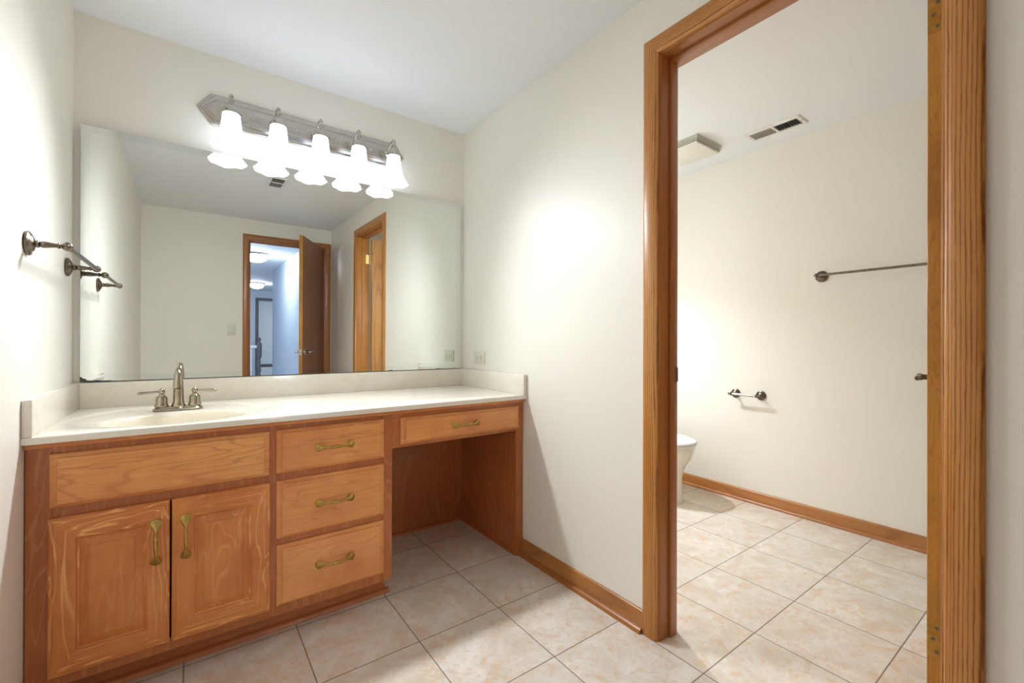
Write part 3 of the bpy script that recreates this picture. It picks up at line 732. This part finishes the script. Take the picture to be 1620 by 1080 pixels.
# toilet room lamp on the partition side of the north wall
sc_ = thing('wall_sconce', 'bell-shaded wall lamp on the toilet room north wall, hidden by the partition', 'wall lamp', (.72, 0, 1.96))
m = MB(); m.lathe([(.055, 0), (.055, .006), (.04, .012), (.02, .018), (.008, .022)], (.72, -.0005, 1.98), (0, -1, 0), seg=28)
m.tube([(.72, -.02, 1.98), (.72, -.07, 2.0), (.72, -.115, 2.01), (.72, -.12, 1.985)], .007, 12, up=(1, 0, 0)); m.lathe([(.034, 0), (.032, .012), (.012, .035), (.004, .045), (.0005, .055)], (.72, -.12, 1.965), seg=20); m.build('lamp_arm', 'nickel', sc_)
m = MB(); m.lathe([(r, z - 2.035) for r, z in prof], (.72, -.12, 2.0), seg=36, cap0=False, cap1=False); m.build('lamp_shade', 'sconceglass', sc_, ang=70)

mouth_lamp(.72, -.12, 1.872, SCONCE_W, (.90, .95, 1.0))
# ------------------------------------------------------------------ doors (local frames: u = along the leaf from the hinge, v = thickness)
def lever_set(par, u, vface, sgn, z, du, mt='nickel'):
    """rose, neck and lever on one face; lever points along du"""
    m = MB(); m.lathe([(.030, 0), (.031, .003), (.029, .007), (.018, .010), (.012, .012)], (u, vface, z), (0, sgn, 0), seg=28)
    m.lathe([(.010, .010), (.0095, .040), (.012, .043), (.0125, .052), (.009, .056), (.0005, .058)], (u, vface, z), (0, sgn, 0), seg=18)
    yy = vface + sgn * .048; pts = []; rad = []
    for i in range(10):
        t_ = i / 9; pts.append((u + du * .105 * t_, yy, z + .003 * math.sin(t_ * PI))); rad.append(.0095 - .003 * math.sin(t_ * PI) if t_ < .95 else .007)
    m.tube(pts, rad, 14); return m.build('lever_handle', mt, par, ang=45)
def door_leaf(name, origin, d, width, zt_, th, face_mat, edge_mat, handle_u, lever=True, vs=1):
    rz = math.atan2(d[1], d[0])
    o = bpy.data.objects.new(name, None); COL.objects.link(o); o.location = origin; o.rotation_euler = (0, 0, rz); OFF[o] = Vector((0, 0, 0)); o['kind'] = 'structure'
    m = MB(); b = m
    v0, v1 = sorted((0, vs * th))
    m.box(0, width, v0, v1, .012, zt_); leaf = None
    for f in m.b.faces:
        n_ = f.calc_center_median(); f.material_index = 1 if (n_.x < .0001 or n_.x > width - .0001) else 0
    leaf = m.build('leaf', [face_mat, edge_mat], o, bevel=.0012, seg=1)
    return o, leaf
# toilet room door, swung into the toilet room
d2 = Vector((math.sin(math.radians(82)), math.cos(math.radians(82)), 0))
B = Vector((.131, -2.0415, 0)); A = B - Vector((-d2.y, d2.x, 0)) * .035
do, lf = door_leaf('door_2', A, d2, .700, 2.035, .035, 'doorwood', 'birch', .63)
lever_set(lf, .632, .035, 1, .925, -1, 'pewter'); lever_set(lf, .632, 0, -1, .925, -1, 'pewter')
def leaf_hinge(z0, par):
    m = MB(); hz = .089
    pts = [(-.0006, .006), (-.0006, .0325)]
    n = 8; ring_ = [( -.0008, .0345, z0), (-.0008, .0345, z0 + hz)] + [(-.0008, .010 - .004 * math.sin(PI / 2 * i / n) , z0 + hz - .004 + .004 * math.cos(PI / 2 * i / n)) for i in range(n + 1)] + [(-.0008, .010 - .004 * math.cos(PI / 2 * i / n), z0 + .004 - .004 * math.sin(PI / 2 * i / n)) for i in range(n + 1)]
    back = [(.0004, y, z) for _, y, z in ring_]
    m.loft([back, ring_], cap0=False)
    h_ = m.build('hinge', 'woodtonehinge', par, smooth=False)
    for zz, yy in ((.014, .017), (.044, .024), (.072, .017)): m = MB(); m.lathe([(.0042, 0), (.0040, .0006), (.0014, .0002), (.0005, 0)], (-.0008, yy, z0 + zz), (-1, 0, 0), seg=12); m.build('screw', 'greydark', h_)
    m = MB(); m.tube([(-.007, -.004, z0), (-.007, -.004, z0 + hz)], .0055, 12); m.sphere((-.007, -.004, z0 + hz + .002), .005, 8); m.build('knuckle', 'hingebrass', h_)
for z0 in (1.797, .283): leaf_hinge(z0, lf)
# brass leaves let into the near jamb rabbet, one object per hinge
for z0 in (1.797, .283):
    m = MB(); m.box(.086, .1185, DY1 - .0002, DY1 + .0012, z0, z0 + .089); h_ = m.build('hinge_leaf', 'hingebrass', bpy.data.objects['trim_11'], smooth=False)
# strike plate on the far jamb
m = MB(); m.box(.066, .0800, DY0 - .0112, DY0 - .0098, .902, .956); m.box(.0788, .0802, DY0 - .0110, DY0 - .0002, .902, .956); m.box(.0800, .0840, DY0 - .0122, DY0 - .0106, .904, .954)
sp_ = m.build('strike_plate', 'greydark', bpy.data.objects['trim_10'], bevel=.0004, seg=1)
# bathroom door, swung into the bathroom
hp = Vector((-.078, -3.036, 0)); e_ = Vector((-.448, -2.352, 0)); d1 = (e_ - hp).normalized()
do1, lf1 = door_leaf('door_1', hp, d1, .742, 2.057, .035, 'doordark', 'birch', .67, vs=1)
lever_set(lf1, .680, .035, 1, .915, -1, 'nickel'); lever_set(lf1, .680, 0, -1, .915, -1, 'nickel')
m = MB(); m.box(.7418, .7432, .006, .029, .885, .945); m.lathe([(.007, 0), (.006, .009), (.0005, .010)], (.742, .0175, .915), (1, 0, 0), seg=12); m.build('latch_plate', 'nickel', lf1)
for z0 in (1.785, .25):
    m = MB(); m.box(-.0015, .002, .002, .034, z0, z0 + .089); m.tube([(-.006, .040, z0), (-.006, .040, z0 + .089)], .006, 12); m.build('hinge', 'hingebrass', lf1)

# ------------------------------------------------------------------ hallway beyond the bathroom door
HY = -7.0; EY = -11.2
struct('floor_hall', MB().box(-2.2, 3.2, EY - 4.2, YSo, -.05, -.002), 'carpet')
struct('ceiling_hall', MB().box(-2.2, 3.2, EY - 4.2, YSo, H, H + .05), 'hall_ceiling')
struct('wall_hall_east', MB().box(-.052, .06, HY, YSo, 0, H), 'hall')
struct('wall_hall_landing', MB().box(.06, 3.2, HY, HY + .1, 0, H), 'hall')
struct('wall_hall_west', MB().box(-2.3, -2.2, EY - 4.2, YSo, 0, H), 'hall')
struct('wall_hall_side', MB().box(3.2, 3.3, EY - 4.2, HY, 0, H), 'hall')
ox0, ox1, oz = .20, .98, 2.03
m = MB(); m.box(-2.2, ox0, EY - .1, EY, 0, H); m.box(ox1, 3.2, EY - .1, EY, 0, H); m.box(ox0, ox1, EY - .1, EY, oz, H)
struct('wall_hall_end', m, 'hall')
m = MB(); m.box(ox0 - .075, ox0, EY, EY + .02, 0, oz + .07); struct('trim_16', m, 'greydark', bevel=.003)
m = MB(); m.box(ox1, ox1 + .075, EY, EY + .02, 0, oz + .07); struct('trim_17', m, 'greydark', bevel=.003)
m = MB(); m.box(ox0, ox1, EY, EY + .02, oz, oz + .07); struct('trim_18', m, 'greydark', bevel=.003)
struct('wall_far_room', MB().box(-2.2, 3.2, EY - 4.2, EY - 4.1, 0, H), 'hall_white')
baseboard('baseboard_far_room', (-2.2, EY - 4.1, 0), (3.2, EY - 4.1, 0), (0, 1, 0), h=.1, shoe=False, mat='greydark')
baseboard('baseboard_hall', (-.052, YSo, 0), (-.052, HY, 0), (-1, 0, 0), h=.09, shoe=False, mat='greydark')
# newel post and railing
nx, ny = -.30, -6.75
nw = thing('stair_railing', 'pale hallway stair railing with dark turned newel post, seen in the mirror', 'railing', (nx, ny, 0))
m = MB(); m.box(nx - .04, nx + .04, ny - .04, ny + .04, 0, .28)
m.lathe([(.038, .28), (.030, .30), (.022, .33), (.026, .40), (.034, .52), (.028, .62), (.022, .66), (.040, .69), (.046, .72), (.046, .93), (.040, .95), (.026, .965), (.018, .975), (.026, .99), (.034, 1.01), (.030, 1.035), (.012, 1.05), (.001, 1.053)], (nx, ny, 0), seg=20); m.build('newel_post', 'greydark', nw)
m = MB(); m.box(-1.6, nx - .03, ny - .03, ny + .03, .86, .91); m.build('handrail', 'hall_white', nw, bevel=.012)
for i in range(11):
    x = nx - .12 - i * .115; m = MB(); m.lathe([(.016, 0), (.016, .2), (.010, .24), (.014, .4), (.010, .7), (.014, .86)], (x, ny, 0), seg=8); m.build('baluster', 'hall_white', nw)
def dome(x, y, label):
    t_ = thing('ceiling_light', label, 'ceiling light', (x, y, H), group=None)
    m = MB(); m.lathe([(.165, 0), (.168, -.012), (.160, -.026), (.150, -.030)], (x, y, H - .0005), seg=36, cap1=False); m.build('metal_ring', 'nickel', t_)
    m = MB(); m.lathe([(.150, -.028), (.145, -.055), (.120, -.090), (.080, -.115), (.035, -.127), (.002, -.130)], (x, y, H), seg=36, cap0=False, rim=lambda k, a: (.003 * math.cos(12 * a) if 0 < k < 4 else 0, 0)); m.build('glass_dome', 'hallglass', t_)
    m = MB(); m.lathe([(.012, -.128), (.010, -.140), (.004, -.150), (.001, -.156)], (x, y, H), seg=12); m.build('finial', 'nickel', t_)
dome(-.52, -5.2, 'nearer of two domed ceiling lights in the hallway, seen in the mirror')
dome(-.06, -9.3, 'farther of two domed ceiling lights in the hallway, seen in the mirror')
dome(1.6, -13.4, 'added unseen domed light, brightening the far white room beyond the hallway')  # lamp added to brighten the far room
